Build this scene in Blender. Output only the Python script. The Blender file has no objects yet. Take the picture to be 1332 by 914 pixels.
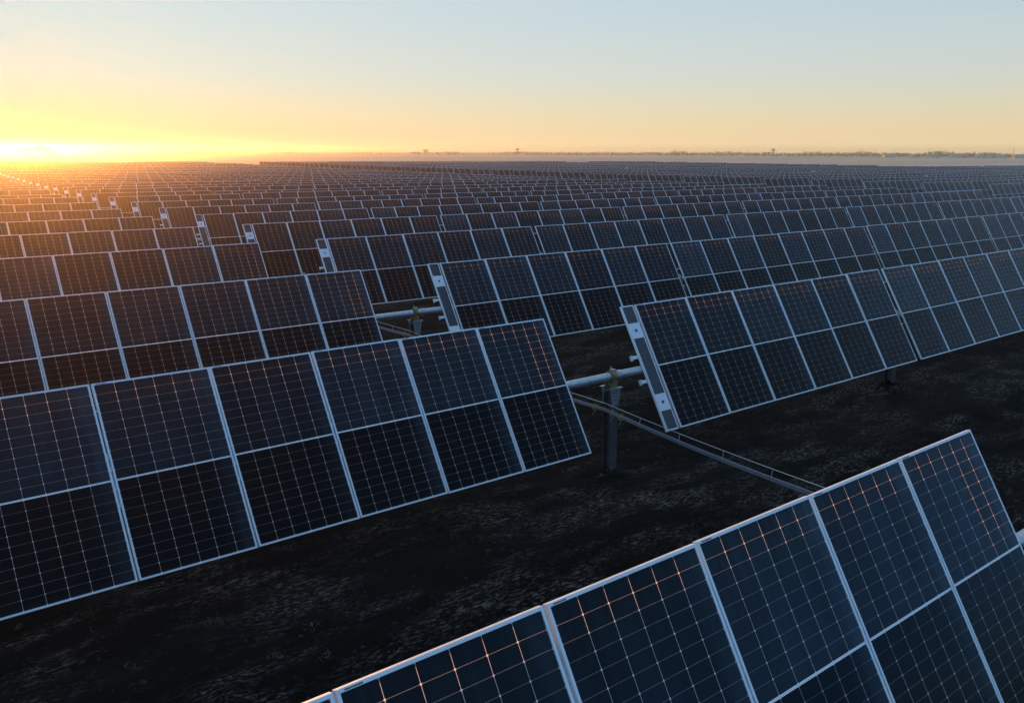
import bpy, bmesh, math, random
import numpy as np
from mathutils import Vector, Matrix, noise

random.seed(7)
RNG = np.random.default_rng(11)
scene = bpy.context.scene
col = scene.collection
D2R = math.radians

# ------------------------------------------------------------------ camera
CAM_H = 5.09
RT = Vector((0.759951, -0.649974, 0.002945)).normalized()
FW = Vector((0.635810, 0.742435, -0.211035)).normalized()
UP = RT.cross(FW).normalized()
FPX = 1213.52                      # focal length in pixels of a 1332 px wide frame
cam_data = bpy.data.cameras.new('camera')
cam = bpy.data.objects.new('camera', cam_data)
col.objects.link(cam)
m = Matrix((RT, UP, -FW)).transposed().to_4x4()
m.translation = Vector((0, 0, CAM_H))
cam.matrix_world = m
cam_data.sensor_width = 36
cam_data.lens = 36 * FPX / 1332
cam_data.clip_start = 0.1
cam_data.clip_end = 20000
scene.camera = cam

# ------------------------------------------------------------------ light, sky, exposure
EXPOSURE = 2.74
HAZE_DENSITY, HAZE_G, HAZE_TOP = .00035, .885, 10.4
SUN_AZ, SUN_EL = D2R(12.2), D2R(1.45)          # azimuth from +Y towards +X
SUN_DIR = Vector((math.sin(SUN_AZ) * math.cos(SUN_EL), math.cos(SUN_AZ) * math.cos(SUN_EL), math.sin(SUN_EL)))
sun_data = bpy.data.lights.new('sun', 'SUN')
sun_data.energy = 0.66
sun_data.angle = D2R(0.53)
sun_data.color = (1.0, 0.385, 0.075)
sun = bpy.data.objects.new('sun', sun_data)
col.objects.link(sun)
sun.rotation_euler = SUN_DIR.to_track_quat('Z', 'Y').to_euler()
sun.location = (0, 0, 60)

world = bpy.data.worlds.new('World')
scene.world = world
world.use_nodes = True
wn, wl = world.node_tree.nodes, world.node_tree.links
bg = wn['Background']
sky = wn.new('ShaderNodeTexSky')
sky.sky_type = 'NISHITA'
sky.sun_disc = False
sky.sun_elevation = SUN_EL
sky.sun_rotation = SUN_AZ
sky.dust_density = 1.0
gam = wn.new('ShaderNodeGamma')
gam.inputs[1].default_value = 0.2
tc = wn.new('ShaderNodeTexCoord')
sep = wn.new('ShaderNodeSeparateXYZ')
ramp = wn.new('ShaderNodeValToRGB')
mulc = wn.new('ShaderNodeMix'); mulc.data_type = 'RGBA'; mulc.blend_type = 'MULTIPLY'; mulc.inputs[0].default_value = 1
wl.new(sky.outputs[0], gam.inputs[0])
wl.new(tc.outputs['Generated'], sep.inputs[0])
wl.new(sep.outputs[2], ramp.inputs[0])
wl.new(gam.outputs[0], mulc.inputs[6])
wl.new(ramp.outputs[0], mulc.inputs[7])
SKY_RAMP = [(0.0, (0.82, 0.66, 0.50)), (0.016, (0.74, 0.60, 0.44)), (0.035, (0.67, 0.61, 0.48)), (0.07, (0.57, 0.61, 0.62)),
            (0.13, (0.49, 0.595, 0.68)), (0.26, (0.45, 0.57, 0.70)), (0.5, (0.43, 0.56, 0.72)), (1.0, (0.40, 0.54, 0.72))]
el = ramp.color_ramp.elements
while len(el) < len(SKY_RAMP):
    el.new(0.5)
for e_, (p_, c_) in zip(el, SKY_RAMP):
    e_.position = p_
    e_.color = (*(x * .5 for x in c_), 1)
# the sky opposite the sun is deeper blue; close to the sun the lowest band is left to the haze that lights up there
sdot = wn.new('ShaderNodeVectorMath'); sdot.operation = 'DOT_PRODUCT'
wl.new(tc.outputs['Generated'], sdot.inputs[0]); sdot.inputs[1].default_value = SUN_DIR
def wmap(v, a, b, c, d):
    n_ = wn.new('ShaderNodeMapRange'); n_.interpolation_type = 'SMOOTHSTEP'
    wl.new(v, n_.inputs[0])
    for k_, x_ in enumerate((a, b, c, d)):
        n_.inputs[k_ + 1].default_value = x_
    return n_.outputs[0]
def wmath(op, a, b):
    n_ = wn.new('ShaderNodeMath'); n_.operation = op
    for k_, x_ in enumerate((a, b)):
        if isinstance(x_, (int, float)): n_.inputs[k_].default_value = x_
        else: wl.new(x_, n_.inputs[k_])
    return n_.outputs[0]
anti = wn.new('ShaderNodeMix'); anti.data_type = 'RGBA'
wl.new(wmap(sdot.outputs['Value'], -.5, .45, 0, 1), anti.inputs[0])
anti.inputs[6].default_value = (.54, .78, 1.03, 1)
anti.inputs[7].default_value = (1, 1, 1, 1)
# the low sky is read a little above the horizon, where the Sky Texture is smooth
zl = wmath('MAXIMUM', sep.outputs[2], 0.0)
comb = wn.new('ShaderNodeCombineXYZ')
wl.new(sep.outputs[0], comb.inputs[0]); wl.new(sep.outputs[1], comb.inputs[1])
wl.new(wmath('ADD', wmath('MULTIPLY', zl, .8), .06), comb.inputs[2])
wl.new(comb.outputs[0], sky.inputs[0])
# light the haze in front of the sky will scatter towards us; the clear sky behind it is dimmer by that much
hg = wmath('DIVIDE', (1 - HAZE_G ** 2) / (4 * math.pi), wmath('POWER', wmath('SUBTRACT', 1 + HAZE_G ** 2, wmath('MULTIPLY', sdot.outputs['Value'], 2 * HAZE_G)), 1.5))
tau = wmath('MULTIPLY', wmath('DIVIDE', HAZE_TOP - CAM_H, wmath('ADD', zl, .006)), HAZE_DENSITY)
hz_amt = wmath('MULTIPLY', wmath('MULTIPLY', hg, wmath('SUBTRACT', 1.0, wmath('POWER', math.e, wmath('MULTIPLY', tau, -1.0)))), sun_data.energy * 2 ** EXPOSURE * 1.02)
# away from the sun the low sky has no warm band: blue-grey dusk
low = wn.new('ShaderNodeMix'); low.data_type = 'RGBA'; low.blend_type = 'MULTIPLY'
wl.new(wmath('MULTIPLY', wmap(sdot.outputs['Value'], -.25, .40, 1, 0), wmap(sep.outputs[2], .04, .32, 1, 0)), low.inputs[0])
wl.new(anti.outputs[2], low.inputs[6]); low.inputs[7].default_value = (.55, .92, 1.6, 1)
mul2 = wn.new('ShaderNodeMix'); mul2.data_type = 'RGBA'; mul2.blend_type = 'MULTIPLY'; mul2.inputs[0].default_value = 1
wl.new(mulc.outputs[2], mul2.inputs[6]); wl.new(low.outputs[2], mul2.inputs[7])
scl = wn.new('ShaderNodeVectorMath'); scl.operation = 'SCALE'
wl.new(mul2.outputs[2], scl.inputs[0]); scl.inputs['Scale'].default_value = 2.0
hzc = wn.new('ShaderNodeVectorMath'); hzc.operation = 'SCALE'
hzc.inputs[0].default_value = sun_data.color; wl.new(hz_amt, hzc.inputs['Scale'])
sub = wn.new('ShaderNodeVectorMath'); sub.operation = 'SUBTRACT'
wl.new(scl.outputs[0], sub.inputs[0]); wl.new(hzc.outputs[0], sub.inputs[1])
flo = wn.new('ShaderNodeVectorMath'); flo.operation = 'MULTIPLY'
wl.new(scl.outputs[0], flo.inputs[0]); flo.inputs[1].default_value = (.02, .02, .06)
def smooth_max(a, b, d):
    n_ = wn.new('ShaderNodeMath'); n_.operation = 'SMOOTH_MAX'
    wl.new(a, n_.inputs[0]); wl.new(b, n_.inputs[1]); n_.inputs[2].default_value = d
    return n_.outputs[0]
s1 = wn.new('ShaderNodeSeparateXYZ'); wl.new(sub.outputs[0], s1.inputs[0])
s2 = wn.new('ShaderNodeSeparateXYZ'); wl.new(flo.outputs[0], s2.inputs[0])
cmbs = wn.new('ShaderNodeCombineXYZ')
for k_ in range(3):
    wl.new(smooth_max(s1.outputs[k_], s2.outputs[k_], .30), cmbs.inputs[k_])
wl.new(cmbs.outputs[0], bg.inputs[0])
bg.inputs[1].default_value = 0.15
vs = scene.view_settings
vs.view_transform = 'Standard'
vs.look = 'None'
vs.exposure = EXPOSURE
vs.gamma = 1
vs.use_curve_mapping = False
scene.render.engine = 'CYCLES'
scene.cycles.use_denoising = True
scene.cycles.max_bounces = 6
scene.cycles.diffuse_bounces = 3
scene.cycles.glossy_bounces = 3
scene.cycles.transmission_bounces = 3
scene.cycles.volume_bounces = 1
scene.cycles.sample_clamp_indirect = 4

# ------------------------------------------------------------------ helpers
def obj(name, me, parent=None, loc=(0, 0, 0), rot=(0, 0, 0)):
    o = bpy.data.objects.new(name, me)
    col.objects.link(o)
    o.location = loc
    o.rotation_euler = rot
    if parent:
        o.parent = parent
    return o

def empty(name, loc=(0, 0, 0), rot=(0, 0, 0)):
    return obj(name, None, None, loc, rot)

def tag(o, label=None, cat=None, group=None, kind=None):
    for k, v in (('label', label), ('category', cat), ('group', group), ('kind', kind)):
        if v:
            o[k] = v
    return o

class MB:
    """collects boxes, tubes and quads into one mesh"""
    def __init__(self):
        self.v, self.f, self.mi, self.uv = [], [], [], []
    def quad(self, pts, mi=0, uv=None):
        b = len(self.v)
        self.v += [tuple(p) for p in pts]
        self.f.append(tuple(range(b, b + len(pts))))
        self.mi.append(mi)
        self.uv.append(uv or [(0, 0)] * len(pts))
    def box(self, c, s, mi=0, R=None):
        hx, hy, hz = s[0] / 2, s[1] / 2, s[2] / 2
        P = [Vector((x, y, z)) for x in (-hx, hx) for y in (-hy, hy) for z in (-hz, hz)]
        if R is not None:
            P = [R @ p for p in P]
        P = [p + Vector(c) for p in P]
        for q in ((0, 1, 3, 2), (4, 6, 7, 5), (0, 4, 5, 1), (2, 3, 7, 6), (0, 2, 6, 4), (1, 5, 7, 3)):
            self.quad([P[i] for i in q], mi)
    def tube(self, pts, r, seg=12, mi=0, cap=True, r2=None):
        pts = [Vector(p) for p in pts]
        rings = []
        n = len(pts)
        for i, p in enumerate(pts):
            t = (pts[min(i + 1, n - 1)] - pts[max(i - 1, 0)]).normalized()
            a = t.cross(Vector((0, 0, 1)))
            if a.length < 1e-3:
                a = t.cross(Vector((0, 1, 0)))
            a.normalize()
            b = a.cross(t).normalized()
            rr = r if r2 is None else r + (r2 - r) * i / (n - 1)
            rings.append([p + (a * math.cos(2 * math.pi * k / seg) + b * math.sin(2 * math.pi * k / seg)) * rr for k in range(seg)])
        for A, B in zip(rings, rings[1:]):
            for k in range(seg):
                self.quad((A[k], A[(k + 1) % seg], B[(k + 1) % seg], B[k]), mi)
        if cap:
            self.quad(list(reversed(rings[0])), mi)
            self.quad(rings[-1], mi)
    def ring_profile(self, x0, y0, x1, y1, prof, mi=0):
        """sweep profile (inset, z) around a rectangle: a picture-frame shape"""
        cs = []
        for d, z in prof:
            cs.append([Vector((x0 + d, y0 + d, z)), Vector((x1 - d, y0 + d, z)), Vector((x1 - d, y1 - d, z)), Vector((x0 + d, y1 - d, z))])
        n = len(prof)
        for i in range(n):
            A, B = cs[i], cs[(i + 1) % n]
            for k in range(4):
                self.quad((A[k], A[(k + 1) % 4], B[(k + 1) % 4], B[k]), mi)
    def xform(self, M, start=0):
        for i in range(start, len(self.v)):
            self.v[i] = tuple(M @ Vector(self.v[i]))
    def mesh(self, name, mats, smooth=False):
        me = bpy.data.meshes.new(name)
        me.from_pydata(self.v, [], self.f)
        for mt in mats:
            me.materials.append(mt)
        me.polygons.foreach_set('material_index', self.mi)
        ul = me.uv_layers.new(name='UVMap')
        flat = [c for q in self.uv for p in q for c in p]
        ul.data.foreach_set('uv', flat)
        if smooth:
            me.polygons.foreach_set('use_smooth', [True] * len(self.f))
        me.update()
        return me

def new_mat(name):
    mt = bpy.data.materials.new(name)
    mt.use_nodes = True
    nt = mt.node_tree
    return mt, nt, nt.nodes, nt.links, nt.nodes['Principled BSDF']

class NB:
    """tiny node-expression builder"""
    def __init__(self, nt):
        self.nt = nt
    def m(self, op, a, b=None, c=None):
        n = self.nt.nodes.new('ShaderNodeMath')
        n.operation = op
        for i, v in enumerate((a, b, c)):
            if v is None:
                continue
            if isinstance(v, (int, float)):
                n.inputs[i].default_value = v
            else:
                self.nt.links.new(v, n.inputs[i])
        return n.outputs[0]
    def mix(self, f, a, b):
        n = self.nt.nodes.new('ShaderNodeMix')
        n.data_type = 'RGBA'
        for i, v in ((0, f), (6, a), (7, b)):
            if isinstance(v, (int, float)):
                n.inputs[i].default_value = v
            elif isinstance(v, tuple):
                n.inputs[i].default_value = (*v, 1)
            else:
                self.nt.links.new(v, n.inputs[i])
        return n.outputs[2]
    def noise(self, vec, scale, detail=4, rough=0.55):
        n = self.nt.nodes.new('ShaderNodeTexNoise')
        n.inputs['Scale'].default_value = scale
        n.inputs['Detail'].default_value = detail
        n.inputs['Roughness'].default_value = rough
        if vec is not None:
            self.nt.links.new(vec, n.inputs['Vector'])
        return n.outputs['Fac']
    def ramp(self, f, stops):
        n = self.nt.nodes.new('ShaderNodeValToRGB')
        el = n.color_ramp.elements
        while len(el) < len(stops):
            el.new(0.5)
        for e_, (p, c) in zip(el, stops):
            e_.position = p
            e_.color = (*c, 1) if isinstance(c, tuple) else (c, c, c, 1)
        self.nt.links.new(f, n.inputs[0])
        return n.outputs[0]
    def maprange(self, v, a, b, c=0.0, d=1.0):
        n = self.nt.nodes.new('ShaderNodeMapRange')
        self.nt.links.new(v, n.inputs[0])
        for i, x in enumerate((a, b, c, d)):
            n.inputs[i + 1].default_value = x
        return n.outputs[0]
    def bump(self, h, strength, dist, normal_in):
        n = self.nt.nodes.new('ShaderNodeBump')
        n.inputs['Strength'].default_value = strength
        n.inputs['Distance'].default_value = dist
        self.nt.links.new(h, n.inputs['Height'])
        self.nt.links.new(n.outputs[0], normal_in)
    def objpos(self):
        return self.nt.nodes.new('ShaderNodeTexCoord').outputs['Object']
    def worldpos(self):
        return self.nt.nodes.new('ShaderNodeNewGeometry').outputs['Position']

def metal(name, base, metallic, rough, mottling=0.0, scale=30):
    mt, nt, n, l, p = new_mat(name)
    b = NB(nt)
    f = b.noise(b.objpos(), scale, 5, 0.6)
    lo = tuple(x * (1 - mottling) for x in base)
    hi = tuple(min(1, x * (1 + mottling)) for x in base)
    l.new(b.mix(b.maprange(f, .3, .7), lo, hi), p.inputs['Base Color'])
    l.new(b.maprange(f, .3, .7, rough * .85, rough * 1.15), p.inputs['Roughness'])
    p.inputs['Metallic'].default_value = metallic
    return mt

M_FRAME = metal('anodised_aluminium', (.76, .77, .78), .1, .40, .07, 9)
M_GALV = metal('galvanised_steel', (.44, .47, .49), .7, .38, .25, 26)
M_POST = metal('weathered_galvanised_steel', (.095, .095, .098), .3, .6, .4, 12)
M_BRASS = metal('yellowed_bearing_steel', (.24, .17, .07), .3, .5, .4, 22)
M_WHITE = metal('white_coated_plate', (.74, .76, .78), .0, .45, .05, 14)
M_DARK = metal('dark_metal', (.05, .05, .055), .2, .5, .2, 20)
M_CABLE = metal('grey_cable_sheath', (.16, .18, .21), .0, .4, .15, 40)
M_WIRE = metal('bright_steel_wire', (.62, .64, .66), .6, .4, .1, 40)
M_TIE = metal('yellow_plastic_tie', (.42, .34, .03), .0, .5, .1, 30)
M_INK = metal('dark_printed_mark', (.04, .04, .045), .0, .6, .1, 30)

# panel size: 60-cell layout of large half-cut cells
PW, PL, PITCH, GAP = 1.303, 2.168, 1.323, 0.19
TILT = D2R(59.82)
CW, CHH, MIDH = 0.2105, 0.1053, 0.018

def make_cell_material():
    mt, nt, n, l, p = new_mat('solar_cells_under_glass')
    b = NB(nt)
    uv = nt.nodes.new('ShaderNodeUVMap'); uv.uv_map = 'UVMap'
    sp = nt.nodes.new('ShaderNodeSeparateXYZ'); l.new(uv.outputs[0], sp.inputs[0])
    u, v = sp.outputs[0], sp.outputs[1]
    cx = b.m('DIVIDE', b.m('SUBTRACT', u, (PW - 6 * CW) / 2), CW)
    fx = b.m('FRACT', cx)
    ex = b.m('MULTIPLY', b.m('MINIMUM', fx, b.m('SUBTRACT', 1.0, fx)), CW)
    vv = b.m('SUBTRACT', b.m('ABSOLUTE', b.m('SUBTRACT', v, PL / 2)), MIDH / 2)
    fy = b.m('FRACT', b.m('DIVIDE', vv, CHH))
    ey = b.m('MULTIPLY', b.m('MINIMUM', fy, b.m('SUBTRACT', 1.0, fy)), CHH)
    vline = b.m('LESS_THAN', ex, 0.0013)
    hline = b.m('MULTIPLY', b.m('LESS_THAN', ey, 0.0009), 0.42)
    dia = b.m('LESS_THAN', b.m('ADD', ex, ey), 0.0088)
    mid = b.m('LESS_THAN', vv, 0.0)
    mask = b.m('MAXIMUM', b.m('MAXIMUM', vline, hline), b.m('MAXIMUM', dia, mid))
    # fine busbar wires on the cells
    fb = b.m('FRACT', b.m('MULTIPLY', cx, 11.0))
    bus = b.m('MULTIPLY', b.m('LESS_THAN', fb, 0.10), b.m('SUBTRACT', 1.0, mask))
    # per-panel dustiness (object colour); reflected light painted on upper half and one long edge
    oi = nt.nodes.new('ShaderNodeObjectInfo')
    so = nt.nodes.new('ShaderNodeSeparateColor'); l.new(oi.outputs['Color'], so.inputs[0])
    dust_sheen_amt = so.outputs[0]
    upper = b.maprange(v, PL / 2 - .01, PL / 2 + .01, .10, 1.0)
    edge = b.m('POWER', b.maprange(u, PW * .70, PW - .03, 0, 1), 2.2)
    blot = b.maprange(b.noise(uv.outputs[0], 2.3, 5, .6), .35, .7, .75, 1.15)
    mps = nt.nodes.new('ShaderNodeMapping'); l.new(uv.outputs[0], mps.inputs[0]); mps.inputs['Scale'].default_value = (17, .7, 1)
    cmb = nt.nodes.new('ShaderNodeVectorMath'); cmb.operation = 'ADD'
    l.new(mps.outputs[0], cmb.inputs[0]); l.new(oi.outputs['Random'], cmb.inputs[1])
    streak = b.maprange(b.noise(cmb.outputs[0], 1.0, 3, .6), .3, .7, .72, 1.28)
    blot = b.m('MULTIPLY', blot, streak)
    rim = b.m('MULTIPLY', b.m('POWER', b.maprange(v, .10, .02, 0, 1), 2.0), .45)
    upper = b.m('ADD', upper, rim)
    dust_sheen = b.m('MULTIPLY', b.m('MULTIPLY', b.m('ADD', upper, b.m('MULTIPLY', edge, 1.25)), blot), dust_sheen_amt)
    dust_sheen = b.m('MULTIPLY', dust_sheen, 0.060)
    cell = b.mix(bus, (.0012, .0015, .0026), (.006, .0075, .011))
    basec = b.mix(dust_sheen, cell, (.22, .34, .44))
    l.new(basec, p.inputs['Base Color'])
    p.inputs['Roughness'].default_value = .16
    p.inputs['IOR'].default_value = 1.17
    # cell gaps: encapsulant and clear backsheet let light through from behind
    dif = n.new('ShaderNodeBsdfDiffuse'); l.new(b.mix(mid, (.33, .35, .37), (.62, .64, .66)), dif.inputs[0])
    trl = n.new('ShaderNodeBsdfTranslucent'); trl.inputs[0].default_value = (.62, .60, .58, 1)
    add = n.new('ShaderNodeAddShader')
    l.new(dif.outputs[0], add.inputs[0]); l.new(trl.outputs[0], add.inputs[1])
    mx = n.new('ShaderNodeMixShader')
    l.new(mask, mx.inputs[0]); l.new(p.outputs[0], mx.inputs[1]); l.new(add.outputs[0], mx.inputs[2])
    l.new(mx.outputs[0], n['Material Output'].inputs[0])
    return mt

M_CELL = make_cell_material()

def make_rib_material():
    mt, nt, n, l, p = new_mat('ribbed_dark_cells')
    b = NB(nt)
    uv = nt.nodes.new('ShaderNodeUVMap'); uv.uv_map = 'UVMap'
    sp = nt.nodes.new('ShaderNodeSeparateXYZ'); l.new(uv.outputs[0], sp.inputs[0])
    f = b.m('FRACT', b.m('MULTIPLY', sp.outputs[1], 1 / 0.036))
    ln = b.m('LESS_THAN', f, .14)
    l.new(b.mix(ln, (.012, .016, .022), (.10, .12, .14)), p.inputs['Base Color'])
    p.inputs['Roughness'].default_value = .25
    return mt
M_RIB = make_rib_material()

# ------------------------------------------------------------------ terrain
LOW_Y = [-50, 31, 38, 45, 52, 58, 72, 86, 100, 120, 4000]
LOW_Z = [0, 0, .09, .15, .19, .23, .32, .38, .48, .54, .56]
def terrain(x, y):
    return -0.0045 * min(max(x, -100), 330) - float(np.interp(y, LOW_Y, LOW_Z))

ROW_Y = [2.95, 9.79, 16.77, 23.59, 30.23, 37.46]
ROW_Z = [1.705, 1.694, 1.672, 1.681, 1.670, 1.655]
B_X = [10.62, 11.536, 12.639, 13.562, 14.384, 15.626]
A_X = [8.502, 9.473, 10.513, 11.431, 12.28, 13.53]
def row_y(n): return ROW_Y[n] if n < 6 else 37.46 + 6.87 * (n - 5)
def row_b(n): return B_X[n] if n < 6 else 15.626 + 1.033 * (n - 5)
def row_a(n): return A_X[n] if n < 6 else row_b(n) - 2.1
NROWS = 38
_rz = {}
def pivot_z(n, x):
    """world height of the table pivot"""
    base = ROW_Z[n] if n < 6 else 1.68 + _rz.setdefault(n, random.uniform(-.05, .05))
    return base + terrain(x, row_y(n))

MOUNDS = [((row_a(n) + row_b(n)) / 2 + .03, row_y(n) + .09) for n in range(5)] + [(row_b(1) + 6 * 1.323 + .085, row_y(1) + .09)]
def ground_fine(x, y):
    z = terrain(x, y)
    for mx_, my_ in MOUNDS:
        r2 = (x - mx_) ** 2 + (y - my_) ** 2
        if r2 < 1.5:
            z += .13 * math.exp(-r2 / .10) * (1 + .5 * noise.noise((x * 7, y * 7, 2)))
    d = math.hypot(x, y)
    if d < 130:
        k = 1 - d / 130
        z += k * (0.10 * noise.noise((x * .25, y * .35, 1)) + .055 * noise.noise((x * 1.1, y * 1.4, 4)) + .03 * noise.noise((x * 3.1, y * 3.6, 9)))
        # wheel ruts running along the aisles between the rows
        n = (y - 2.95) / 6.87
        fr = (n - math.floor(n)) * 6.87
        for c in (2.5, 4.3):
            z -= k * .075 * math.exp(-((fr - c + .15 * noise.noise((x * .2, 3, c))) / .22) ** 2)
    return z

def axis(lo, hi, f0, f1, step, grow):
    a = list(np.arange(f0, f1, step))
    s, p = step, f0
    left = []
    while p > lo:
        s *= grow; p -= s; left.append(max(p, lo))
    s, p = step, a[-1]
    right = []
    while p < hi:
        s *= grow; p += s; right.append(min(p, hi))
    return left[::-1] + a + right

def make_ground():
    xs = axis(-1100, 2000, -3, 32, .17, 1.06)
    ys = axis(-300, 2200, 1.0, 32, .17, 1.06)
    nx = len(xs)
    verts = [(x, y, ground_fine(x, y)) for y in ys for x in xs]
    faces = [(j * nx + i, j * nx + i + 1, (j + 1) * nx + i + 1, (j + 1) * nx + i) for j in range(len(ys) - 1) for i in range(nx - 1)]
    me = bpy.data.meshes.new('ground')
    me.from_pydata(verts, [], faces)
    me.polygons.foreach_set('use_smooth', [True] * len(faces))
    mt, nt, n, l, p = new_mat('dark_soil_and_stubble')
    b = NB(nt)
    pos = b.worldpos()
    sp = n.new('ShaderNodeSeparateXYZ'); l.new(pos, sp.inputs[0])
    mp = n.new('ShaderNodeMapping'); l.new(pos, mp.inputs[0]); mp.inputs['Scale'].default_value = (.45, 1.0, 1.0)
    n1 = b.noise(mp.outputs[0], .55, 8, .68)
    n2 = b.noise(mp.outputs[0], 4.5, 8, .7)
    n3 = b.noise(pos, 26, 6, .7)
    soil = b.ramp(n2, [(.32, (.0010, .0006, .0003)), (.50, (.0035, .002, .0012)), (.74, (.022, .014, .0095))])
    # pale crusted, frosted residue in patches
    mp3 = n.new('ShaderNodeMapping'); l.new(pos, mp3.inputs[0]); mp3.inputs['Scale'].default_value = (.42, 1.25, 1.0)
    n4 = b.noise(mp3.outputs[0], 21, 8, .8)
    n5 = b.noise(mp3.outputs[0], 1.3, 5, .6)
    patch = b.m('MULTIPLY', b.maprange(n1, .42, .53), b.maprange(n4, .51, .58))
    patch = b.m('MULTIPLY', patch, b.maprange(n5, .44, .58))
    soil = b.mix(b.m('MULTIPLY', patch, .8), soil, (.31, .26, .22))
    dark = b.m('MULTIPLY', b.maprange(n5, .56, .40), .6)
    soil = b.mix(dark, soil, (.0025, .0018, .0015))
    # beyond the fence of the plant: pale harvested fields with strips
    mp2 = n.new('ShaderNodeMapping'); l.new(pos, mp2.inputs[0]); mp2.inputs['Scale'].default_value = (.0004, .012, 1); mp2.inputs['Rotation'].default_value = (0, 0, D2R(-50))
    strips = b.noise(mp2.outputs[0], 1.0, 3, .5)
    field = b.ramp(strips, [(.35, (.54, .36, .26)), (.55, (.66, .47, .35)), (.7, (.74, .55, .42))])
    far1 = b.maprange(sp.outputs[1], 256, 266)
    lim = b.m('ADD', b.m('MULTIPLY', b.m('MAXIMUM', b.m('SUBTRACT', sp.outputs[1], 131.0), 0.0), .24), 268.0)
    dx = b.m('SUBTRACT', sp.outputs[0], lim)
    far2 = b.m('MULTIPLY', b.maprange(dx, 0, 10), b.maprange(sp.outputs[1], 126, 134))
    far3 = b.maprange(sp.outputs[0], 370, 384)
    far = b.m('MINIMUM', b.m('ADD', b.m('ADD', far1, far2), far3), 1.0)
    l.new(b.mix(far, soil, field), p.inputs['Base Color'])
    p.inputs['Roughness'].default_value = .95
    p.inputs['Specular IOR Level'].default_value = .15
    hgt = b.m('ADD', b.m('ADD', b.m('MULTIPLY', n2, .9), b.m('MULTIPLY', n4, .6)), b.m('MULTIPLY', n3, .3))
    b.bump(hgt, 1.0, .16, p.inputs['Normal'])
    me.materials.append(mt)
    o = obj('ground', me)
    tag(o, 'dark bare soil between the solar rows running out to pale fields', 'ground', kind='structure')
make_ground()

# ------------------------------------------------------------------ screen test (only decides what is in view)
def project(x, y, z):
    d = Vector((x, y, z - CAM_H))
    w = d.dot(FW)
    if w < .3:
        return None
    return 666 + FPX * d.dot(RT) / w, 457 - FPX * d.dot(UP) / w, w

def ray_at(px, py, dist):
    d = (FW + RT * ((px - 666) / FPX) - UP * ((py - 457) / FPX))
    h = math.hypot(d.x, d.y)
    return d.x / h * dist, d.y / h * dist

# ------------------------------------------------------------------ panel meshes (panel plane: local x along row, y up the slope, z outwards)
SHEET_IN, SHEET_Z = .006, -.0065
PROF = [(0, 0), (.0200, 0), (.0200, -.004), (.006, -.004), (.002, -.034), (.024, -.034), (.024, -.036), (-.0062, -.036)]
PROF_FAR = [(.022, -.006), (.022, 0), (0, 0), (-.0062, -.036)]

def frame_mesh():
    b = MB()
    b.ring_profile(0, 0, PW, PL, PROF)
    # only the upper rail flares outwards; the other three sides stay square
    b.v = [(min(max(x, 0), PW), max(y, 0), z) for x, y, z in b.v]
    return b.mesh('panel_frame', [M_FRAME])
def sheet_mesh(seed):
    r = random.Random(seed)
    b = MB()
    nx, ny = 8, 14
    x0, x1, y0, y1 = SHEET_IN, PW - SHEET_IN, SHEET_IN, PL - SHEET_IN
    sag = r.uniform(.0012, .0022)
    def P(i, j):
        s, t = i / nx, j / ny
        tt = (t * 2) % 1 if t < 1 else 1
        z = SHEET_Z - sag * math.sin(math.pi * s) * (abs(math.sin(2 * math.pi * t)))
        return (x0 + (x1 - x0) * s, y0 + (y1 - y0) * t, z)
    for j in range(ny):
        for i in range(nx):
            q = [P(i, j), P(i + 1, j), P(i + 1, j + 1), P(i, j + 1)]
            b.quad(q, 0, [(p[0], p[1]) for p in q])
    return b.mesh('cell_sheet', [M_CELL], smooth=True)
def rail_mesh():
    b = MB()
    # hat-shaped mounting rail on the seam, with its clips showing in the gap
    cx = PW + .01
    b.box((cx, PL / 2, -.060), (.075, .62, .048))
    for t in (-.27, -.09, .12, .25):
        b.box((cx, PL / 2 + t, -.020), (.0185, .05, .030))
    return b.mesh('mounting_rail', [M_GALV])
def mark_mesh():
    b = MB()
    r = random.Random(3)
    x = .045
    for k in range(9):
        w = r.choice((.006, .008, .010))
        b.box((x + w / 2, PL - .0118, .0006), (w, .008, .0012))
        x += w + .0025
    return b.mesh('maker_mark', [M_INK])
ME_FRAME = frame_mesh()
ME_SHEETS = [sheet_mesh(s) for s in range(4)]
ME_RAIL = rail_mesh()
ME_MARK = mark_mesh()

TUBE_R = .068
TUBE_OFF = -.105          # tube axis behind the panel plane
Rt = Matrix.Rotation(TILT, 4, 'X')

def tube_mesh(x0, x1, near=True):
    b = MB()
    c = Rt @ Vector((0, 0, TUBE_OFF))
    b.tube([(x0, c.y, c.z), (x1, c.y, c.z)], TUBE_R, 20 if near else 8)
    for xx, on in ((x0 + .16, x0 < -.5), (x1 - .16, False)):
        if on:
            b.tube([(xx - .05, c.y, c.z), (xx + .05, c.y, c.z)], TUBE_R + .010, 20)
            for k in range(3):
                a = k * 2.09 + .4
                d = Vector((0, math.cos(a), math.sin(a)))
                p = Vector((xx, c.y, c.z))
                b.tube([p + d * (TUBE_R + .008), p + d * (TUBE_R + .030)], .014, 6)
    return b.mesh('torque_tube', [M_GALV], smooth=False)

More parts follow.
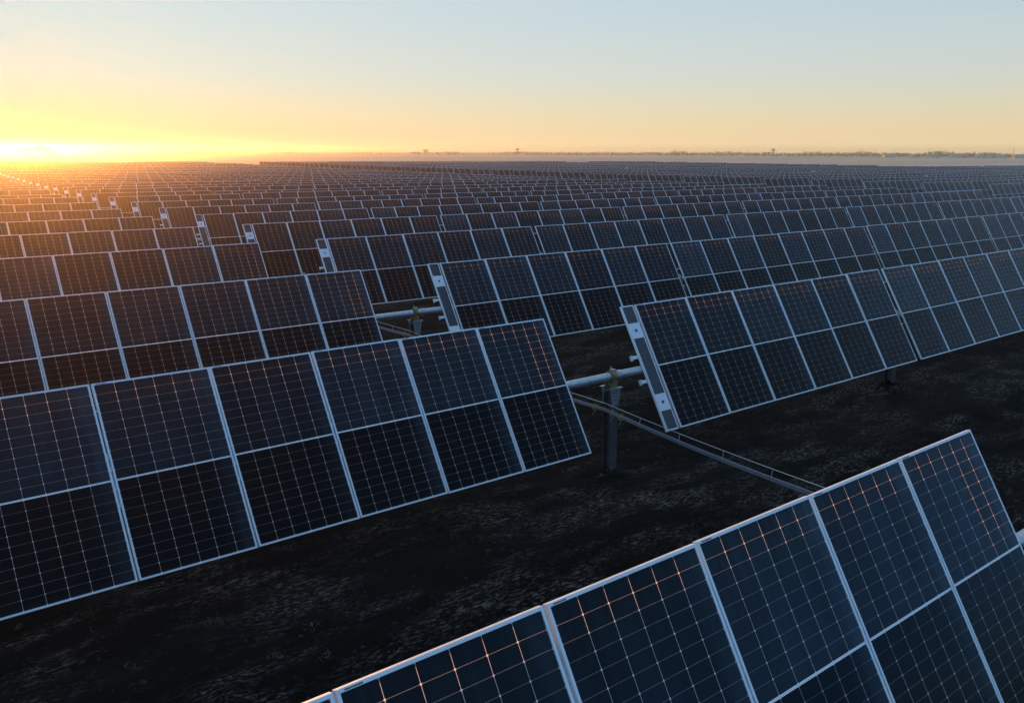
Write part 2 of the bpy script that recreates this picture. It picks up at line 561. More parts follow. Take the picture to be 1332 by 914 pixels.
STRIP_W, STRIP_X = .285, -.345       # narrow controller panel left of a table
PLATES = ((.145, .265), (.715, .845))
def strip_frame():
    b = MB()
    b.ring_profile(0, 0, STRIP_W, PL, PROF)
    return b
def strip_cells():
    b = MB()
    a = 0
    segs = []
    for p, q in PLATES:
        segs.append((a, 1 - 0)) if False else None
    cuts = [(0.0, PLATES[0][0]), (PLATES[0][1], PLATES[1][0]), (PLATES[1][1], 1.0)]
    for lo, hi in cuts:
        y1, y0 = PL * (1 - lo), PL * (1 - hi)
        y1, y0 = min(y1, PL - .008), max(y0, .008)
        q = [(.008, y0, SHEET_Z), (STRIP_W - .008, y0, SHEET_Z), (STRIP_W - .008, y1, SHEET_Z), (.008, y1, SHEET_Z)]
        b.quad(q, 0, [(p[0], p[1]) for p in q])
    return b
def strip_plate(k):
    b = MB()
    lo, hi = PLATES[k]
    y1, y0 = PL * (1 - lo), PL * (1 - hi)
    b.box((STRIP_W / 2, (y0 + y1) / 2, -.004), (STRIP_W - .010, y1 - y0 + .004, .009))
    return b
def strip_dot(k):
    b = MB()
    lo, hi = PLATES[k]
    y = PL * (1 - (lo + hi) / 2)
    b.tube([(STRIP_W / 2, y, .0008), (STRIP_W / 2, y, .006)], .026, 16)
    b.tube([(STRIP_W / 2, y, .0062), (STRIP_W / 2, y, .011)], .012, 12)
    return b
def strip_bracket():
    b = MB()
    for s in (1, -1):
        b.box((-.035, PL / 2 + s * .21, -.048), (.17, .055, .010))
        b.box((-.115, PL / 2 + s * .21, -.075), (.012, .085, .06))
        b.box((.09, PL / 2 + s * .16, -.075), (.04, .20, .052))
    return b
def dev(b, name, mats): return b.mesh(name, mats)
ME_STRIP = strip_frame().mesh('controller_panel', [M_FRAME])
ME_STRIPC = strip_cells().mesh('ribbed_sheet', [M_RIB])
ME_PLATE = [strip_plate(k).mesh('cover_plate', [M_WHITE]) for k in (0, 1)]
ME_DOT = [strip_dot(k).mesh('cover_bolt', [M_DARK]) for k in (0, 1)]
ME_BRK = strip_bracket().mesh('tube_bracket', [M_FRAME])

_tubes = {}
def get_tube(x0, x1):
    k = (round(x0, 3), round(x1, 3))
    if k not in _tubes:
        _tubes[k] = tube_mesh(x0, x1)
    return _tubes[k]

def panel_geo(b, x):
    s = len(b.v)
    x0, y0, x1, y1 = x, -PL / 2, x + PW, PL / 2
    b.ring_profile(x0, y0, x1, y1, PROF_FAR, 0)
    q = [(x0 + .02, y0 + .02, SHEET_Z), (x1 - .02, y0 + .02, SHEET_Z), (x1 - .02, y1 - .02, SHEET_Z), (x0 + .02, y1 - .02, SHEET_Z)]
    b.quad(q, 1, [(p[0] - x, p[1] + PL / 2) for p in q])
    return s

_single = {}
def single_geo(npan, strip, e0, e1):
    b = MB()
    for k in range(npan):
        panel_geo(b, k * PITCH)
    if strip:
        sx = STRIP_X
        s = len(b.v)
        for src, mi in ((strip_frame(), 0), (strip_cells(), 2), (strip_plate(0), 3), (strip_plate(1), 3), (strip_bracket(), 0)):
            for f, uvs in zip(src.f, src.uv):
                b.quad([(src.v[i][0] + sx, src.v[i][1] - PL / 2, src.v[i][2]) for i in f], mi, uvs)
    b.tube([(-e0, 0, TUBE_OFF), (npan * PITCH - .02 + e1, 0, TUBE_OFF)], TUBE_R, 8, 4)
    b.xform(Rt)
    return b
def single_mesh(npan, strip, e0, e1):
    k = (npan, strip, round(e0, 2), round(e1, 2))
    if k not in _single:
        _single[k] = single_geo(npan, strip, e0, e1).mesh('solar_table', [M_FRAME, M_CELL, M_RIB, M_WHITE, M_GALV])
    return _single[k]

# ------------------------------------------------------------------ the layout of the plant
HALF = [6, 8, 7, 7, 7, 8]
def bay_list():
    """(row, left x, panels, strip, tube ends, block, side, index from the drive gap)"""
    out = []
    for n in range(NROWS):
        y = row_y(n)
        xmax = 268 + .24 * (y - 131) if y > 131 else 372
        drive = row_b(n)                   # left edge of first table right of a drive gap
        for blk in range(4):
            b0 = drive + blk * 135.0
            a0 = b0 - (row_b(n) - row_a(n))
            x = b0
            for i, k in enumerate(HALF):
                out.append(dict(n=n, x=x, k=k, strip=(i == 0), e0=1.02 if i == 0 else GAP / 2, e1=GAP / 2, blk=blk, side=1, i=i))
                x += k * PITCH - .02 + GAP + .02
            x = a0
            for i, k in enumerate(HALF):
                x0 = x - (k * PITCH - .02)
                out.append(dict(n=n, x=x0, k=k, strip=False, e0=GAP / 2, e1=1.02 if i == 0 else GAP / 2, blk=blk, side=-1, i=i))
                x = x0 - GAP - .02 + .02
        out = [t for t in out if t['n'] != n or t['x'] + t['k'] * PITCH < xmax]
    return out

def bay_view(t):
    y = row_y(t['n'])
    pts = []
    for fx in (0, .25, .5, .75, 1):
        x = t['x'] + fx * t['k'] * PITCH
        z = pivot_z(t['n'], x)
        for s in (-1, 1):
            pts.append(project(x, y + s * PL / 2 * math.cos(TILT), z + s * PL / 2 * math.sin(TILT)))
    return pts

BAYS = []
for t in bay_list():
    pts = bay_view(t)
    ok = [p for p in pts if p]
    if not ok:
        continue
    t['depth'] = min(p[2] for p in ok)
    t['in'] = any(-2 < p[0] < 1334 and -2 < p[1] < 916 for p in ok)
    t['near_in'] = any(-260 < p[0] < 1592 and -2 < p[1] < 1250 for p in ok)
    if t['in'] or (t['near_in'] and (t['n'] <= 3 or t['depth'] > 60)):
        BAYS.append(t)
BAYS.sort(key=lambda t: (not t['in'], t['depth']))
inview = [t for t in BAYS if t['in']]
IND = inview[:296] + [t for t in BAYS if not t['in'] and t['n'] <= 1]
ind_ids = {id(t) for t in IND}
REST = [t for t in BAYS if id(t) not in ind_ids]

ORD = ['first', 'second', 'third', 'fourth', 'fifth', 'sixth', 'seventh', 'eighth', 'ninth', 'tenth', 'eleventh', 'twelfth', 'thirteenth',
       'fourteenth', 'fifteenth', 'sixteenth', 'seventeenth', 'eighteenth', 'nineteenth', 'twentieth', 'twenty-first', 'twenty-second',
       'twenty-third', 'twenty-fourth', 'twenty-fifth', 'twenty-sixth', 'twenty-seventh', 'twenty-eighth', 'twenty-ninth', 'thirtieth',
       'thirty-first', 'thirty-second', 'thirty-third', 'thirty-fourth', 'thirty-fifth', 'thirty-sixth', 'thirty-seventh', 'thirty-eighth', 'thirty-ninth']
SPECIAL = {
    (0, 0, -1, 0): 'big blue-tinted solar table cut by the bottom edge, copper glints along its rim',
    (1, 0, -1, 0): 'large black solar table before the open soil, its end near the bare steel post',
    (1, 0, 1, 0): 'blue-black table of six panels with a white-plated strip, nearest whole one',
    (1, 0, 1, 1): 'blue table beyond the thin dark gap in the row of the bare steel post',
    (2, 0, -1, 0): 'brown-black table directly behind the large black one, ending beside the hidden tube joint',
    (2, 0, 1, 0): 'dark table with a white-plated strip directly behind the large black table',
}
def bay_label(t):
    key = (t['n'], t['blk'], t['side'], t['i'])
    if key in SPECIAL:
        return SPECIAL[key]
    row = ORD[t['n']]
    side = 'right' if t['side'] == 1 else 'sunward'
    if t['blk'] == 0:
        if t['i'] == 0:
            if t['side'] == 1:
                return f"tilted table with white-plated strip on its end, {row} row from the front"
            return f"tilted table ending at the strip gap on its sunward side, {row} row from the front"
        side = 'away from the sun' if t['side'] == 1 else 'towards the sun'
        return f"{ORD[t['i']]} table after the strip gap, {side}, {row} row from the front"
    lane = ['', 'first', 'second', 'third'][t['blk']]
    if t['side'] == -1:
        return f"{ORD[5 - t['i']]} table past the {lane} dirt lane, {row} row from the front"
    return f"{ORD[6 + t['i']]} table past the {lane} dirt lane, {row} row from the front"

DETAIL_ROWS = 12
def panel_dust_sheen(n, first):
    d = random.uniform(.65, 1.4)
    return d * (1.55 if first else 1.0)  # first panel past a gap gets its extra light painted in

PROTO_PANEL = None
def make_panel(parent, x, rail, mark, dust_sheen_val, seed):
    """a panel: frame with its cell sheet, rail and print as sub-parts; copies share their meshes"""
    o = obj('solar_panel', ME_FRAME, parent, (0, 0, 0), (TILT, 0, 0))
    c = Rt @ Vector((x, -PL / 2 + random.uniform(-.004, .004), random.uniform(-.003, .003)))
    o.location = c
    o.rotation_euler = (TILT + D2R(random.uniform(-.22, .22)), D2R(random.uniform(-.12, .12)), 0)
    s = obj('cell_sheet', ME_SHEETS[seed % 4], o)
    s.color = (dust_sheen_val, dust_sheen_val, dust_sheen_val, 1)
    if rail:
        obj('mounting_rail', ME_RAIL, o)
    if mark:
        obj('maker_mark', ME_MARK, o)
    return o

for t in IND:
    n = t['n']
    xc = t['x']
    y = row_y(n)
    zp = pivot_z(n, xc + t['k'] * PITCH / 2)
    dz = random.uniform(-.035, .035) if n > 5 else 0
    rx = D2R(random.uniform(-.9, .9)) if n > 3 else 0
    root = empty('solar_table', (xc, y, terrain(xc, y)), (0, .0045, 0))
    tag(root, bay_label(t), 'solar table', 'tilted solar tables in long rows')
    hz = pivot_z(n, xc) - terrain(xc, y) + dz
    if n < DETAIL_ROWS and t['blk'] == 0 or n < 5:
        for k in range(t['k']):
            p = make_panel(root, k * PITCH, n <= 3 and k < t['k'] - 1, n <= 1, panel_dust_sheen(n, k == 0 and t['i'] > 0 and t['side'] == 1), random.randrange(4))
            p.location.z += hz
        tb = obj('torque_tube', get_tube(-t['e0'], t['k'] * PITCH - .02 + t['e1']), root, (0, 0, hz))
        if t['strip']:
            s = obj('controller_panel', ME_STRIP, root, Rt @ Vector((STRIP_X, -PL / 2, 0)), (TILT, 0, 0))
            s.location.z += hz
            s['label'] = 'narrow ribbed strip panel with two white plates'
            obj('ribbed_sheet', ME_STRIPC, s)
            for kk in (0, 1):
                obj('cover_plate', ME_PLATE[kk], s)
                obj('cover_bolt', ME_DOT[kk], s)
            obj('tube_bracket', ME_BRK, s)
    else:
        bpy.data.objects.remove(root)
        root = obj('solar_table', single_mesh(t['k'], t['strip'], t['e0'], t['e1']), None, (xc, y, pivot_z(n, xc) + dz), (rx, .0045, 0))
        d = panel_dust_sheen(n, False)
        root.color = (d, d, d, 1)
        tag(root, bay_label(t), 'solar table', 'tilted solar tables in long rows')

# the countless rest of the plant, out to its far edge
def make_rest():
    big = MB()
    cache = {}
    for t in REST:
        k = (t['k'], t['strip'], round(t['e0'], 2), round(t['e1'], 2))
        if k not in cache:
            cache[k] = single_geo(*k)
        g = cache[k]
        n = t['n']
        M = Matrix.Translation((t['x'], row_y(n), pivot_z(n, t['x']) + random.uniform(-.05, .05))) @ Matrix.Rotation(.0045, 4, 'Y') @ Matrix.Rotation(D2R(random.uniform(-1, 1)), 4, 'X')
        base = len(big.v)
        big.v += [tuple(M @ Vector(p)) for p in g.v]
        big.f += [tuple(i + base for i in f) for f in g.f]
        big.mi += g.mi
        big.uv += g.uv
    o = obj('distant_solar_rows', big.mesh('distant_solar_rows', [M_FRAME, M_CELL, M_RIB, M_WHITE, M_GALV]))
    tag(o, 'countless small solar tables filling the plant out to its far edge', 'solar rows', kind='stuff')
if REST:
    make_rest()

# ------------------------------------------------------------------ support posts
def h_beam_mesh(h):
    b = MB()
    z0 = -.35
    hz, hc = h - z0, (h + z0) / 2
    b.box((0, -.083, hc), (.152, .010, hz))
    b.box((0, .083, hc), (.152, .010, hz))
    b.box((0, 0, hc), (.008, .156, hz))
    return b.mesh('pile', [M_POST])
def bracket_mesh(side):
    """flared plate bolted to a flange, with six slotted holes cut as dark insets"""
    b = MB()
    y = side * .097
    th = .009
    w0, w1, z0, z1 = .062, .115, -.30, 0.0
    F = [(-w0, y - th, z0), (w0, y - th, z0), (w1, y - th, z1), (-w1, y - th, z1)]
    B = [(p[0], y + th, p[2]) for p in F]
    b.quad(F); b.quad(B[::-1])
    for k in range(4):
        b.quad((F[k], B[k], B[(k + 1) % 4], F[(k + 1) % 4]))
    b.box((0, y + side * .022, z1 - .006), (.24, .05, .012))
    for i in (-1, 1):
        for j in range(3):
            b.tube([(i * .028, y - th - .0015, -.085 - j * .055), (i * .028, y + th + .0015, -.085 - j * .055)], .0125, 10, 1)
    for i in (-1, 1):
        b.tube([(i * .075, y - th - .014, -.035), (i * .075, y + th + .014, -.035)], .013, 6)
        b.tube([(i * .034, y - th - .014, -.262), (i * .034, y + th + .014, -.262)], .013, 6)
    return b.mesh('flared_bracket', [M_GALV, M_DARK])
def bearing_mesh():
    b = MB()
    # ring around the tube
    seg = 24
    for (r0, r1, x0, x1) in ((.071, .098, -.045, .045),):
        for k in range(seg):
            a, c = 2 * math.pi * k / seg, 2 * math.pi * (k + 1) / seg
            def P(x, r, t): return (x, r * math.cos(t), r * math.sin(t))
            b.quad((P(x0, r1, a), P(x1, r1, a), P(x1, r1, c), P(x0, r1, c)))
            b.quad((P(x0, r0, c), P(x1, r0, c), P(x1, r0, a), P(x0, r0, a)))
            b.quad((P(x0, r0, a), P(x0, r1, a), P(x0, r1, c), P(x0, r0, c)))
            b.quad((P(x1, r0, c), P(x1, r1, c), P(x1, r1, a), P(x1, r0, a)))
    # saddle between the ring and the brackets
    b.box((0, -.075, -.135), (.11, .030, .15))
    b.box((0, .075, -.135), (.11, .030, .15))
    b.box((0, 0, -.125), (.075, .119, .05))
    return b.mesh('bearing', [M_BRASS], smooth=False)
def bolt_mesh():
    b = MB()
    b.tube([(-.02, 0, .095), (-.02, 0, .165)], .010, 8)
    b.tube([(-.02, 0, .098), (-.02, 0, .116)], .020, 6)
    b.box((.035, 0, .104), (.05, .07, .016))
    return b.mesh('clamp_bolt', [M_GALV])
_hb = {}
ME_BR = [bracket_mesh(-1), bracket_mesh(1)]
ME_BEAR, ME_BOLT = bearing_mesh(), bolt_mesh()
TC = Rt @ Vector((0, 0, TUBE_OFF))
def make_post(n, x, label, full):
    y = row_y(n) + TC.y
    zt = pivot_z(n, x) + TC.z
    g = terrain(x, y)
    h = round(zt - g - .26, 2)
    if h not in _hb:
        _hb[h] = h_beam_mesh(h)
    r = empty('support_post', (x, y, g))
    tag(r, label, 'post', 'steel posts under the solar rows')
    obj('pile', _hb[h], r)
    z = zt - g
    for s in (0, 1):
        obj('flared_bracket', ME_BR[s], r, (0, 0, z - .165))
    obj('bearing', ME_BEAR, r, (0, 0, z))
    obj('clamp_bolt', ME_BOLT, r, (0, 0, z))
    return r
POST_LABELS = {
    (0, 0): 'steel post under the pale tube at the right edge of the photo',
    (1, 0): 'bare galvanised steel post standing in full view on the dark soil, yellowed bearing on top',
    (2, 0): 'post with yellowed bearing peeking over the rim of the large black table',
    (1, 1): 'grey post foot showing below the thin dark gap of the nearest right-hand table row',
}
for n in range(0, 9):
    gaps = [(0, (row_a(n) + row_b(n)) / 2 + .03)]
    x = row_b(n)
    if n <= 3:
        for i, k in enumerate(HALF[:-1]):
            x += k * PITCH + GAP
            gaps.append((i + 1, x - GAP / 2 - .01))
    for i, gx in gaps:
        p = project(gx, row_y(n), terrain(gx, row_y(n)) + 1.4)
        if not p or not (-40 < p[0] < 1400 and p[1] < 930):
            continue
        if i == 0:
            lab = POST_LABELS.get((n, i), f"post with bearing in the strip gap of the {ORD[n]} row from the front")
        else:
            lab = POST_LABELS.get((n, i), f"post under the {ORD[i-1]} bearing gap from the white-plated strip, {ORD[n]} row from front")
        make_post(n, gx, lab, True)

# ------------------------------------------------------------------ cable runs hung from post to post along the strip gaps
def gap_pt(n):
    if n < 0:
        return Vector((row_a(0) + .03 + 1.06 - 1.02, row_y(0) - 6.84, 0))
    return Vector(((row_a(n) + row_b(n)) / 2 + .03 - .15, row_y(n) + TC.y - .02, 0))
def cable_run(n0, n1, label):
    A, B = gap_pt(n0), gap_pt(n1)
    za = terrain(A.x, A.y) + 1.13
    zb = terrain(B.x, B.y) + 1.13
    side = (B - A).normalized().cross(Vector((0, 0, 1)))
    N = 28
    def P(t, off, dz, sag):
        p = A.lerp(B, t) + side * off
        p.z = za + (zb - za) * t + dz - sag * 4 * t * (1 - t)
        return p
    r = empty('cable_run', (A.x, A.y, terrain(A.x, A.y)))
    tag(r, label, 'cables', 'hanging cable runs between the rows')
    def child(name, mb, mt):
        o = obj(name, mb.mesh(name, [mt]), r)
        o.matrix_parent_inverse = Matrix.Translation((-A.x, -A.y, -terrain(A.x, A.y)))
        return o
    b = MB(); b.tube([P(i / N, .0, .10, .07) for i in range(N + 1)], .004, 6); child('messenger_wire', b, M_WIRE)
    b = MB()
    for off, dz, rr, sg in ((-.026, -.012, .007, .10), (.0, -.028, .008, .104), (.026, -.006, .007, .100), (.012, .012, .006, .100), (-.012, .016, .006, .102)):
        b.tube([P(i / N, off, dz, sg) for i in range(N + 1)], rr, 6)
    child('cable_bundle', b, M_CABLE)
    for k in range(1, 8):
        t = k / 8
        h = MB()
        p0, p1, p2, p3 = P(t, 0, .108, .07), P(t, .022, .03, .10), P(t, .006, -.040, .104), P(t, -.024, -.018, .10)
        h.tube([p0, p1, p2, p3], .0035, 5, cap=False)
        child('hanger', h, M_WIRE)
    for t in (.03, .06, .965):
        h = MB()
        c = P(t, 0, .0, .10)
        h.tube([c + side * .06 + Vector((0, 0, -.03)), c + Vector((0, 0, .05)), c - side * .06 + Vector((0, 0, -.02)), c + Vector((0, 0, -.06)), c + side * .06 + Vector((0, 0, -.03))], .006, 5, cap=False)
        h.tube([c + Vector((0, 0, -.05)), c + side * .05 + Vector((0, 0, -.13))], .004, 5)
        child('cable_tie', h, M_TIE)
cable_run(1, 0, 'bundled cables on a wire sagging from the bare steel post to the nearest table')
cable_run(2, 1, 'bundled cables on a wire running behind the large black table')
cable_run(3, 2, 'bundled cables on a wire in the strip gap, between second and third rows back')

# ------------------------------------------------------------------ loose matter on the soil
def make_litter():
    b = MB()
    r = random.Random(5)
    for _ in range(1500):
        y = 1.5 + 42 * r.random() ** 1.5
        cx, cy = r.uniform(.12 * y, 8 + 2.2 * y), y
        if cx > 60 or noise.noise((cx * .3, cy * .5, 2)) + r.uniform(-.3, .3) < .05:
            continue
        spread = r.uniform(.02, .16)
        for _k in range(r.randint(3, 16)):
            x, y = cx + r.gauss(0, spread), cy + r.gauss(0, spread * .7)
            z = ground_fine(x, y)
            L = r.uniform(.02, .075)
            a = r.uniform(0, math.pi)
            w = r.uniform(.0015, .004)
            d = Vector((math.cos(a), math.sin(a), r.uniform(-.05, .7))) * L
            s = Vector((-math.sin(a), math.cos(a), 0)) * w
            p = Vector((x, y, z + .006))
            q = p + d * .55 + Vector((0, 0, L * .12))
            b.quad((p - s, p + s, q + s * .8, q - s * .8), 0)
            b.quad((q - s * .8, q + s * .8, p + d), 0)
    mt, nt, n, l, p = new_mat('dry_stubble')
    bb = NB(nt)
    f = bb.noise(bb.worldpos(), 3.0, 3, .5)
    l.new(bb.ramp(f, [(.35, (.05, .042, .032)), (.65, (.15, .13, .105))]), p.inputs['Base Color'])
    p.inputs['Roughness'].default_value = .8
    o = obj('dry_stubble', b.mesh('dry_stubble', [mt]))
    tag(o, 'dry pale stalks and straw scattered over the dark soil', 'stubble', kind='stuff')
    b = MB()
    for _ in range(22000):
        y = 1.5 + 40 * r.random() ** 1.6
        x = r.uniform(.12 * y, 8 + 2.0 * y)
        if x > 55:
            continue
        z = ground_fine(x, y)
        s = r.uniform(.010, .045) * (1 + (r.random() < .05) * 1.4)
        P = [Vector((r.uniform(.6, 1) * math.cos(t), r.uniform(.6, 1) * math.sin(t), r.uniform(-.3, .1))) * s + Vector((x, y, z)) for t in [i * 2 * math.pi / 5 + r.random() for i in range(5)]]
        top = Vector((x + r.uniform(-.3, .3) * s, y + r.uniform(-.3, .3) * s, z + s * r.uniform(.4, .8)))
        for k in range(5):
            b.quad((P[k], P[(k + 1) % 5], top))
    mt, nt, n, l, p = new_mat('soil_clods')
    bb = NB(nt)
    f = bb.noise(bb.worldpos(), 9.0, 3, .6)
    l.new(bb.ramp(f, [(.35, (.004, .003, .0025)), (.6, (.014, .011, .009)), (.75, (.07, .064, .06))]), p.inputs['Base Color'])
    p.inputs['Roughness'].default_value = .9
    o = obj('soil_clods', b.mesh('soil_clods', [mt]))
    tag(o, 'small dark clods of earth lying on the bare soil', 'clods', kind='stuff')
make_litter()

# ------------------------------------------------------------------ the far edge: trees, farm buildings, masts
def leaf_mat(name, a, c):
    mt, nt, n, l, p = new_mat(name)
    b = NB(nt)
    f = b.noise(b.worldpos(), .35, 4, .6)
    l.new(b.ramp(f, [(.35, a), (.65, c)]), p.inputs['Base Color'])
    p.inputs['Roughness'].default_value = .9
    return mt
M_TWIG = leaf_mat('bare_winter_twigs', (.035, .024, .018), (.065, .046, .034))
M_BARK = leaf_mat('tree_bark', (.05, .04, .03), (.09, .07, .055))
M_SHED = leaf_mat('pale_metal_siding', (.42, .42, .42), (.55, .55, .54))
M_ROOFD = leaf_mat('grey_roof_sheet', (.22, .22, .23), (.32, .32, .32))

def crown_geo(b, c, rx, rz, count, r, leaf):
    lobes = [(Vector((r.gauss(0, .45) * rx, r.gauss(0, .45) * rx, r.uniform(-.5, .6) * rz)), r.uniform(.35, .6)) for _ in range(7)]
    for _ in range(count):
        lc, lr = r.choice(lobes)
        d = Vector((r.gauss(0, 1), r.gauss(0, 1), r.gauss(0, 1))).normalized() * (r.random() ** .4) * lr
        p = Vector(c) + lc + Vector((d.x * rx, d.y * rx, d.z * rz))
        u = Vector((r.gauss(0, 1), r.gauss(0, 1), r.gauss(0, 1))).normalized()
        v = u.orthogonal().normalized()
        s = leaf * r.uniform(.5, 1.2)
        b.quad((p - u * s, p + v * s * .6, p + u * s, p - v * s * .6))

def tree_meshes(seed, h):
    r = random.Random(seed)
    t = MB()
    t.tube([(0, 0, -.3), (0, 0, h * .35), (r.uniform(-.2, .2), r.uniform(-.2, .2), h * .8)], .26 * h / 8, 7, r2=.05)
    for k in range(7):
        a = r.uniform(0, 6.28); z = h * r.uniform(.28, .6)
        t.tube([(0, 0, z), (math.cos(a) * h * .14, math.sin(a) * h * .14, z + h * .12), (math.cos(a) * h * .24, math.sin(a) * h * .24, z + h * .28)], .09 * h / 8, 5, r2=.02)
    c = MB()
    crown_geo(c, (0, 0, h * .62), h * .42, h * .36, 420, r, h * .05)
    return t.mesh('trunk', [M_BARK]), c.mesh('crown', [M_TWIG])
TREES = [tree_meshes(21, 8.5), tree_meshes(22, 8.5), tree_meshes(23, 8.5)]
def far_ground(px, dist):
    x, y = ray_at(px, 195, dist)
    return x, y, terrain(x, y)
def place_tree(px, dist, s, label, group, v, wide=1.0):
    x, y, z = far_ground(px, dist)
    r = empty('bare_tree', (x, y, z), (0, 0, random.uniform(0, 6)))
    r.scale = (s * wide, s * wide, s)
    tag(r, label, 'tree', group)
    obj('trunk', TREES[v][0], r)
    obj('crown', TREES[v][1], r)
CL = [(22, .80, 'low'), (33, .95, 'rounded'), (43, 1.15, 'broad'), (53, 1.20, 'tallest'), (62, 1.0, 'dense'), (70, .70, 'small')]
for i, (px, s, w) in enumerate(CL):
    place_tree(px, 1060 + 12 * (i % 3), s, f"{w} hazy tree, {ORD[i]} from the sun in the clump beside it", 'hazy trees beside the sun', i % 3, 1.35)
CM = [(82, .42), (97, .45), (112, .5), (127, .6), (139, .78), (152, .5), (163, .55)]
for i, (px, s) in enumerate(CM):
    place_tree(px, 1150, s, f"small lone hazy tree, {ORD[i]} one counted from the sunlit clump", 'small trees along the sunlit horizon', (i + 1) % 3)
place_tree(553, 1300, .9, 'rounded tree standing a little above the horizon line, left of the field centre', None, 1, 1.5)
place_tree(569, 1250, .55, 'small bushy tree just right of the rounded horizon tree', None, 2, 1.5)

def make_treeline():
    b = MB()
    r = random.Random(31)
    px = 205.0
    while px < 1560:
        dist = 1420 - 180 * (px / 1332) + r.uniform(-40, 60)
        amp = .45 + .55 * min(1, max(0, (px - 450) / 500)) 
        hill = .75 + .5 * noise.noise((px * .02, 3, 3)) + .25 * noise.noise((px * .11, 1, 7))
        h = max(1.4, 7.8 * amp * hill)
        x, y, z = far_ground(px, dist)
        crown_geo(b, (x, y, z + h * .42), h * .8, h * .62, 100, r, h * .11)
        if r.random() < .1 and amp > .8:
            crown_geo(b, (x, y, z + h * .9), h * .35, h * .55, 40, r, h * .07)
        px += r.uniform(1.6, 3.6) * (1 if amp > .7 else 1.2)
    o = obj('treeline', b.mesh('treeline', [M_TWIG]))
    tag(o, 'low brown belt of bare trees along the whole horizon', 'treeline', kind='stuff')
make_treeline()

def shed(px, dist, L, W, H, rot, label):
    x, y, z = far_ground(px, dist)
    r = empty('farm_shed', (x, y, z), (0, 0, rot))
    tag(r, label, 'shed', 'pale farm buildings below the treeline')
    b = MB()
    H *= .72
    b.box((0, 0, H / 2 - .1), (L, W, H + .2))
    b.quad([(-L / 2, -W / 2, H), (-L / 2, W / 2, H), (-L / 2, 0, H + W * .2)][::-1])
    b.quad([(L / 2, -W / 2, H), (L / 2, W / 2, H), (L / 2, 0, H + W * .2)])
    obj('wall', b.mesh('wall', [M_SHED]), r)
    b = MB()
    for s in (-1, 1):
        a = math.atan(.4) * -s
        b.box((0, s * W * .26, H + W * .1 + .12), (L + .6, W * .57, .12), 0, Matrix.Rotation(a, 3, 'X'))
    obj('roof', b.mesh('roof', [M_ROOFD]), r)
    b = MB(); b.box((L * .2, -W / 2 - .03, H * .4), (L * .16, .06, H * .8)); obj('door', b.mesh('door', [M_ROOFD]), r)
SHEDS = [(540, 1330, 14, 8, 3.0, 'grey shed at the field edge near the rounded horizon tree'),
         (588, 1330, 18, 8, 3.2, 'pale low shed in the middle of the horizon'),
         (1157, 1120, 12, 8, 3, 'pale shed under the treeline below the first thin mast'),
         (1188, 1120, 8, 7, 3, 'tiny pale shed between the thin mast and the long white barn'),
         (1214, 1110, 14, 8, 3.2, 'low pale shed next to the long white barn, sunward of it'),
         (1247, 1105, 24, 9, 3.4, 'long white barn, the widest pale building on the horizon'),
         (1276, 1100, 9, 7, 3.2, 'small pale shed just past the long white barn'),
         (1288, 1100, 8, 7, 3.4, 'second small shed past the long white barn'),
         (1303, 1100, 9, 7, 3.0, 'pale shed beside the foot of the tall mast'),
         (1328, 1100, 12, 8, 3.2, 'last pale shed on the horizon, at the photo edge')]
for px, d, L, W, H, lab in SHEDS:
    shed(px, d, L, W, H, random.uniform(.4, 1.1) - 1.3, lab)

def mast(px, dist, h, label):
    x, y, z = far_ground(px, dist)
    b = MB()
    for k in range(3):
        a = k * 2.094
        b.tube([(.55 * math.cos(a), .55 * math.sin(a), -.3), (.3 * math.cos(a), .3 * math.sin(a), h)], .09, 5)
    for k in range(int(h / 1.5)):
        zz = k * 1.5
        for q in range(3):
            a, c = q * 2.094, (q + 1) * 2.094
            rr = .55 - .25 * zz / h
            b.tube([(rr * math.cos(a), rr * math.sin(a), zz), (rr * math.cos(c), rr * math.sin(c), zz + 1.4)], .04, 4)
    b.tube([(0, 0, h - .2), (0, 0, h + 3)], .07, 5)
    o = obj('lattice_mast', b.mesh('lattice_mast', [M_POST]), None, (x, y, z))
    tag(o, label, 'mast', 'thin masts above the treeline')
mast(1139, 1180, 8.5, 'short thin mast rising from the treeline')
mast(1319, 1150, 9.5, 'tall thin mast above the treeline near the photo edge')

def water_tower(px, dist, h, label):
    x, y, z = far_ground(px, dist)
    r = empty('water_tower', (x, y, z))
    tag(r, label, 'water tower')
    b = MB()
    b.tube([(0, 0, -.3), (0, 0, h - 2)], .6, 8)
    obj('stem', b.mesh('stem', [M_SHED]), r)
    b = MB()
    rings = [(h - 2.6, .7), (h - 1.8, 2.2), (h - .8, 2.6), (h, 2.2), (h + .7, .5)]
    for (z0, r0), (z1, r1) in zip(rings, rings[1:]):
        b.tube([(0, 0, z0), (0, 0, z1)], r0, 14, r2=r1)
    obj('tank', b.mesh('tank', [M_SHED]), r)
water_tower(673, 1380, 8.8, 'tiny water tower over the middle of the horizon')
water_tower(1006, 1250, 9.0, 'small pale water tower above the treeline')

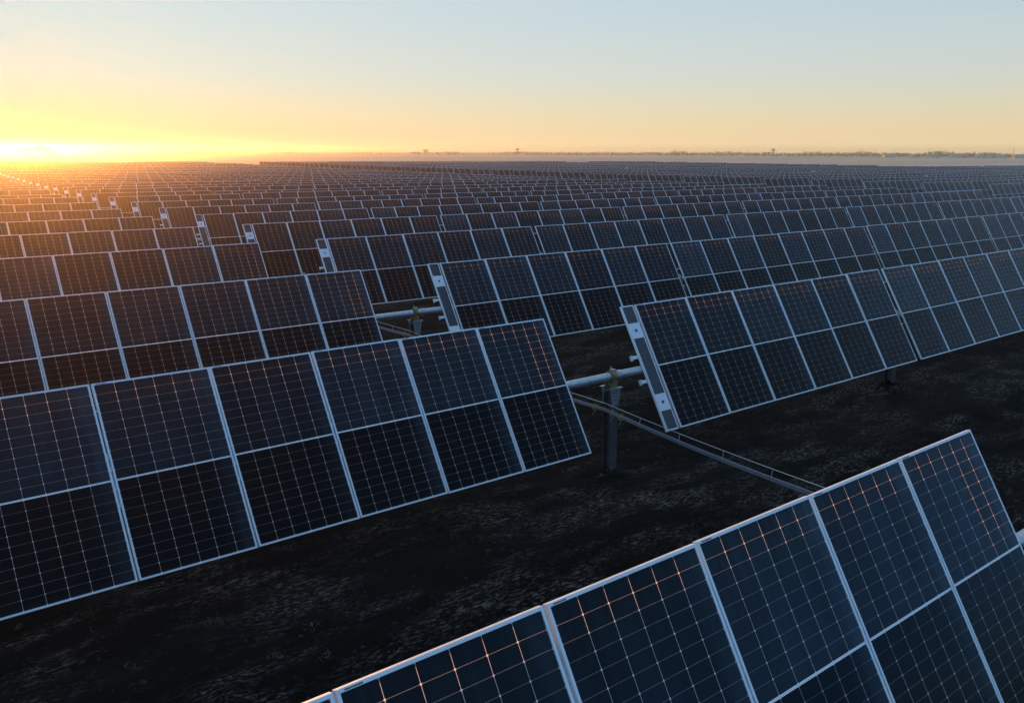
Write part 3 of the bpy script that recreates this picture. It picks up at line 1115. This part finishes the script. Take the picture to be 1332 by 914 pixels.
# white service cabins seen between and behind the rows
def cabin(px, py, dist, L, W, H, label, rot=0.2):
    x, y = ray_at(px, py, dist)
    z = terrain(x, y)
    r = empty('inverter_cabin', (x, y, z), (0, 0, rot))
    tag(r, label, 'cabin', 'white inverter cabins')
    b = MB(); b.box((0, 0, H / 2), (L, W, H)); b.box((0, 0, .1), (L + .2, W + .2, .2))
    obj('housing', b.mesh('housing', [M_WHITE]), r)
    b = MB(); b.box((0, 0, H + .06), (L + .16, W + .16, .12)); b.box((L * .25, 0, H + .25), (L * .3, W * .5, .26)); obj('roof', b.mesh('roof', [M_WHITE]), r)
    for s in (-.25, .25):
        b = MB(); b.box((L * s, -W / 2 - .02, H * .48), (L * .4, .04, H * .8)); obj('door', b.mesh('door', [M_FRAME]), r)
cabin(361, 210, 283, 4.2, 2.2, 2.5, 'white cabin showing over the far edge of the plant')
def cabinet(px, py, dist, label):
    x, y = ray_at(px, py, dist)
    r = empty('switch_cabinet', (x, y, terrain(x, y)), (0, 0, .5))
    tag(r, label, 'cabinet', 'white switch cabinets in the lanes')
    b = MB(); b.box((0, 0, 1.35), (.62, .42, 2.3)); obj('housing', b.mesh('housing', [M_WHITE]), r)
    b = MB(); b.box((0, 0, .1), (.7, .5, .22)); obj('plinth', b.mesh('plinth', [M_POST]), r)
    b = MB(); b.box((0, 0, 2.54), (.72, .52, .06)); obj('roof', b.mesh('roof', [M_WHITE]), r)
cabinet(1204.5, 229, 150, 'white cabinet among the far rows, the one furthest from the sun')
cabinet(1058, 224, 185, 'white cabinet in the middle of the far rows')
cabinet(815, 219, 205, 'white cabinet sunward of the others in the far rows')

# ------------------------------------------------------------------ evening haze
def make_haze():
    b = MB()
    b.box((450, 950, (HAZE_TOP - 8) / 2), (3300, 2700, HAZE_TOP + 8))
    me = b.mesh('haze', [])
    bmx = bmesh.new(); bmx.from_mesh(me); bmesh.ops.remove_doubles(bmx, verts=bmx.verts, dist=1e-4); bmesh.ops.recalc_face_normals(bmx, faces=bmx.faces); bmx.to_mesh(me); bmx.free()
    mt = bpy.data.materials.new('evening_haze')
    mt.use_nodes = True
    n, l = mt.node_tree.nodes, mt.node_tree.links
    n.remove(n['Principled BSDF'])
    pv = n.new('ShaderNodeVolumePrincipled')
    pv.inputs['Color'].default_value = (.99, .90, .66, 1)
    pv.inputs['Density'].default_value = HAZE_DENSITY
    pv.inputs['Anisotropy'].default_value = HAZE_G
    l.new(pv.outputs[0], n['Material Output'].inputs['Volume'])
    me.materials.append(mt)
    o = obj('haze', me)
    tag(o, 'thin golden haze lying over the plain', 'haze', kind='stuff')
make_haze()
print('BAYS', len(BAYS), 'in view', len(inview), 'individual', len(IND), 'rest', len(REST), 'objects', len(bpy.data.objects))
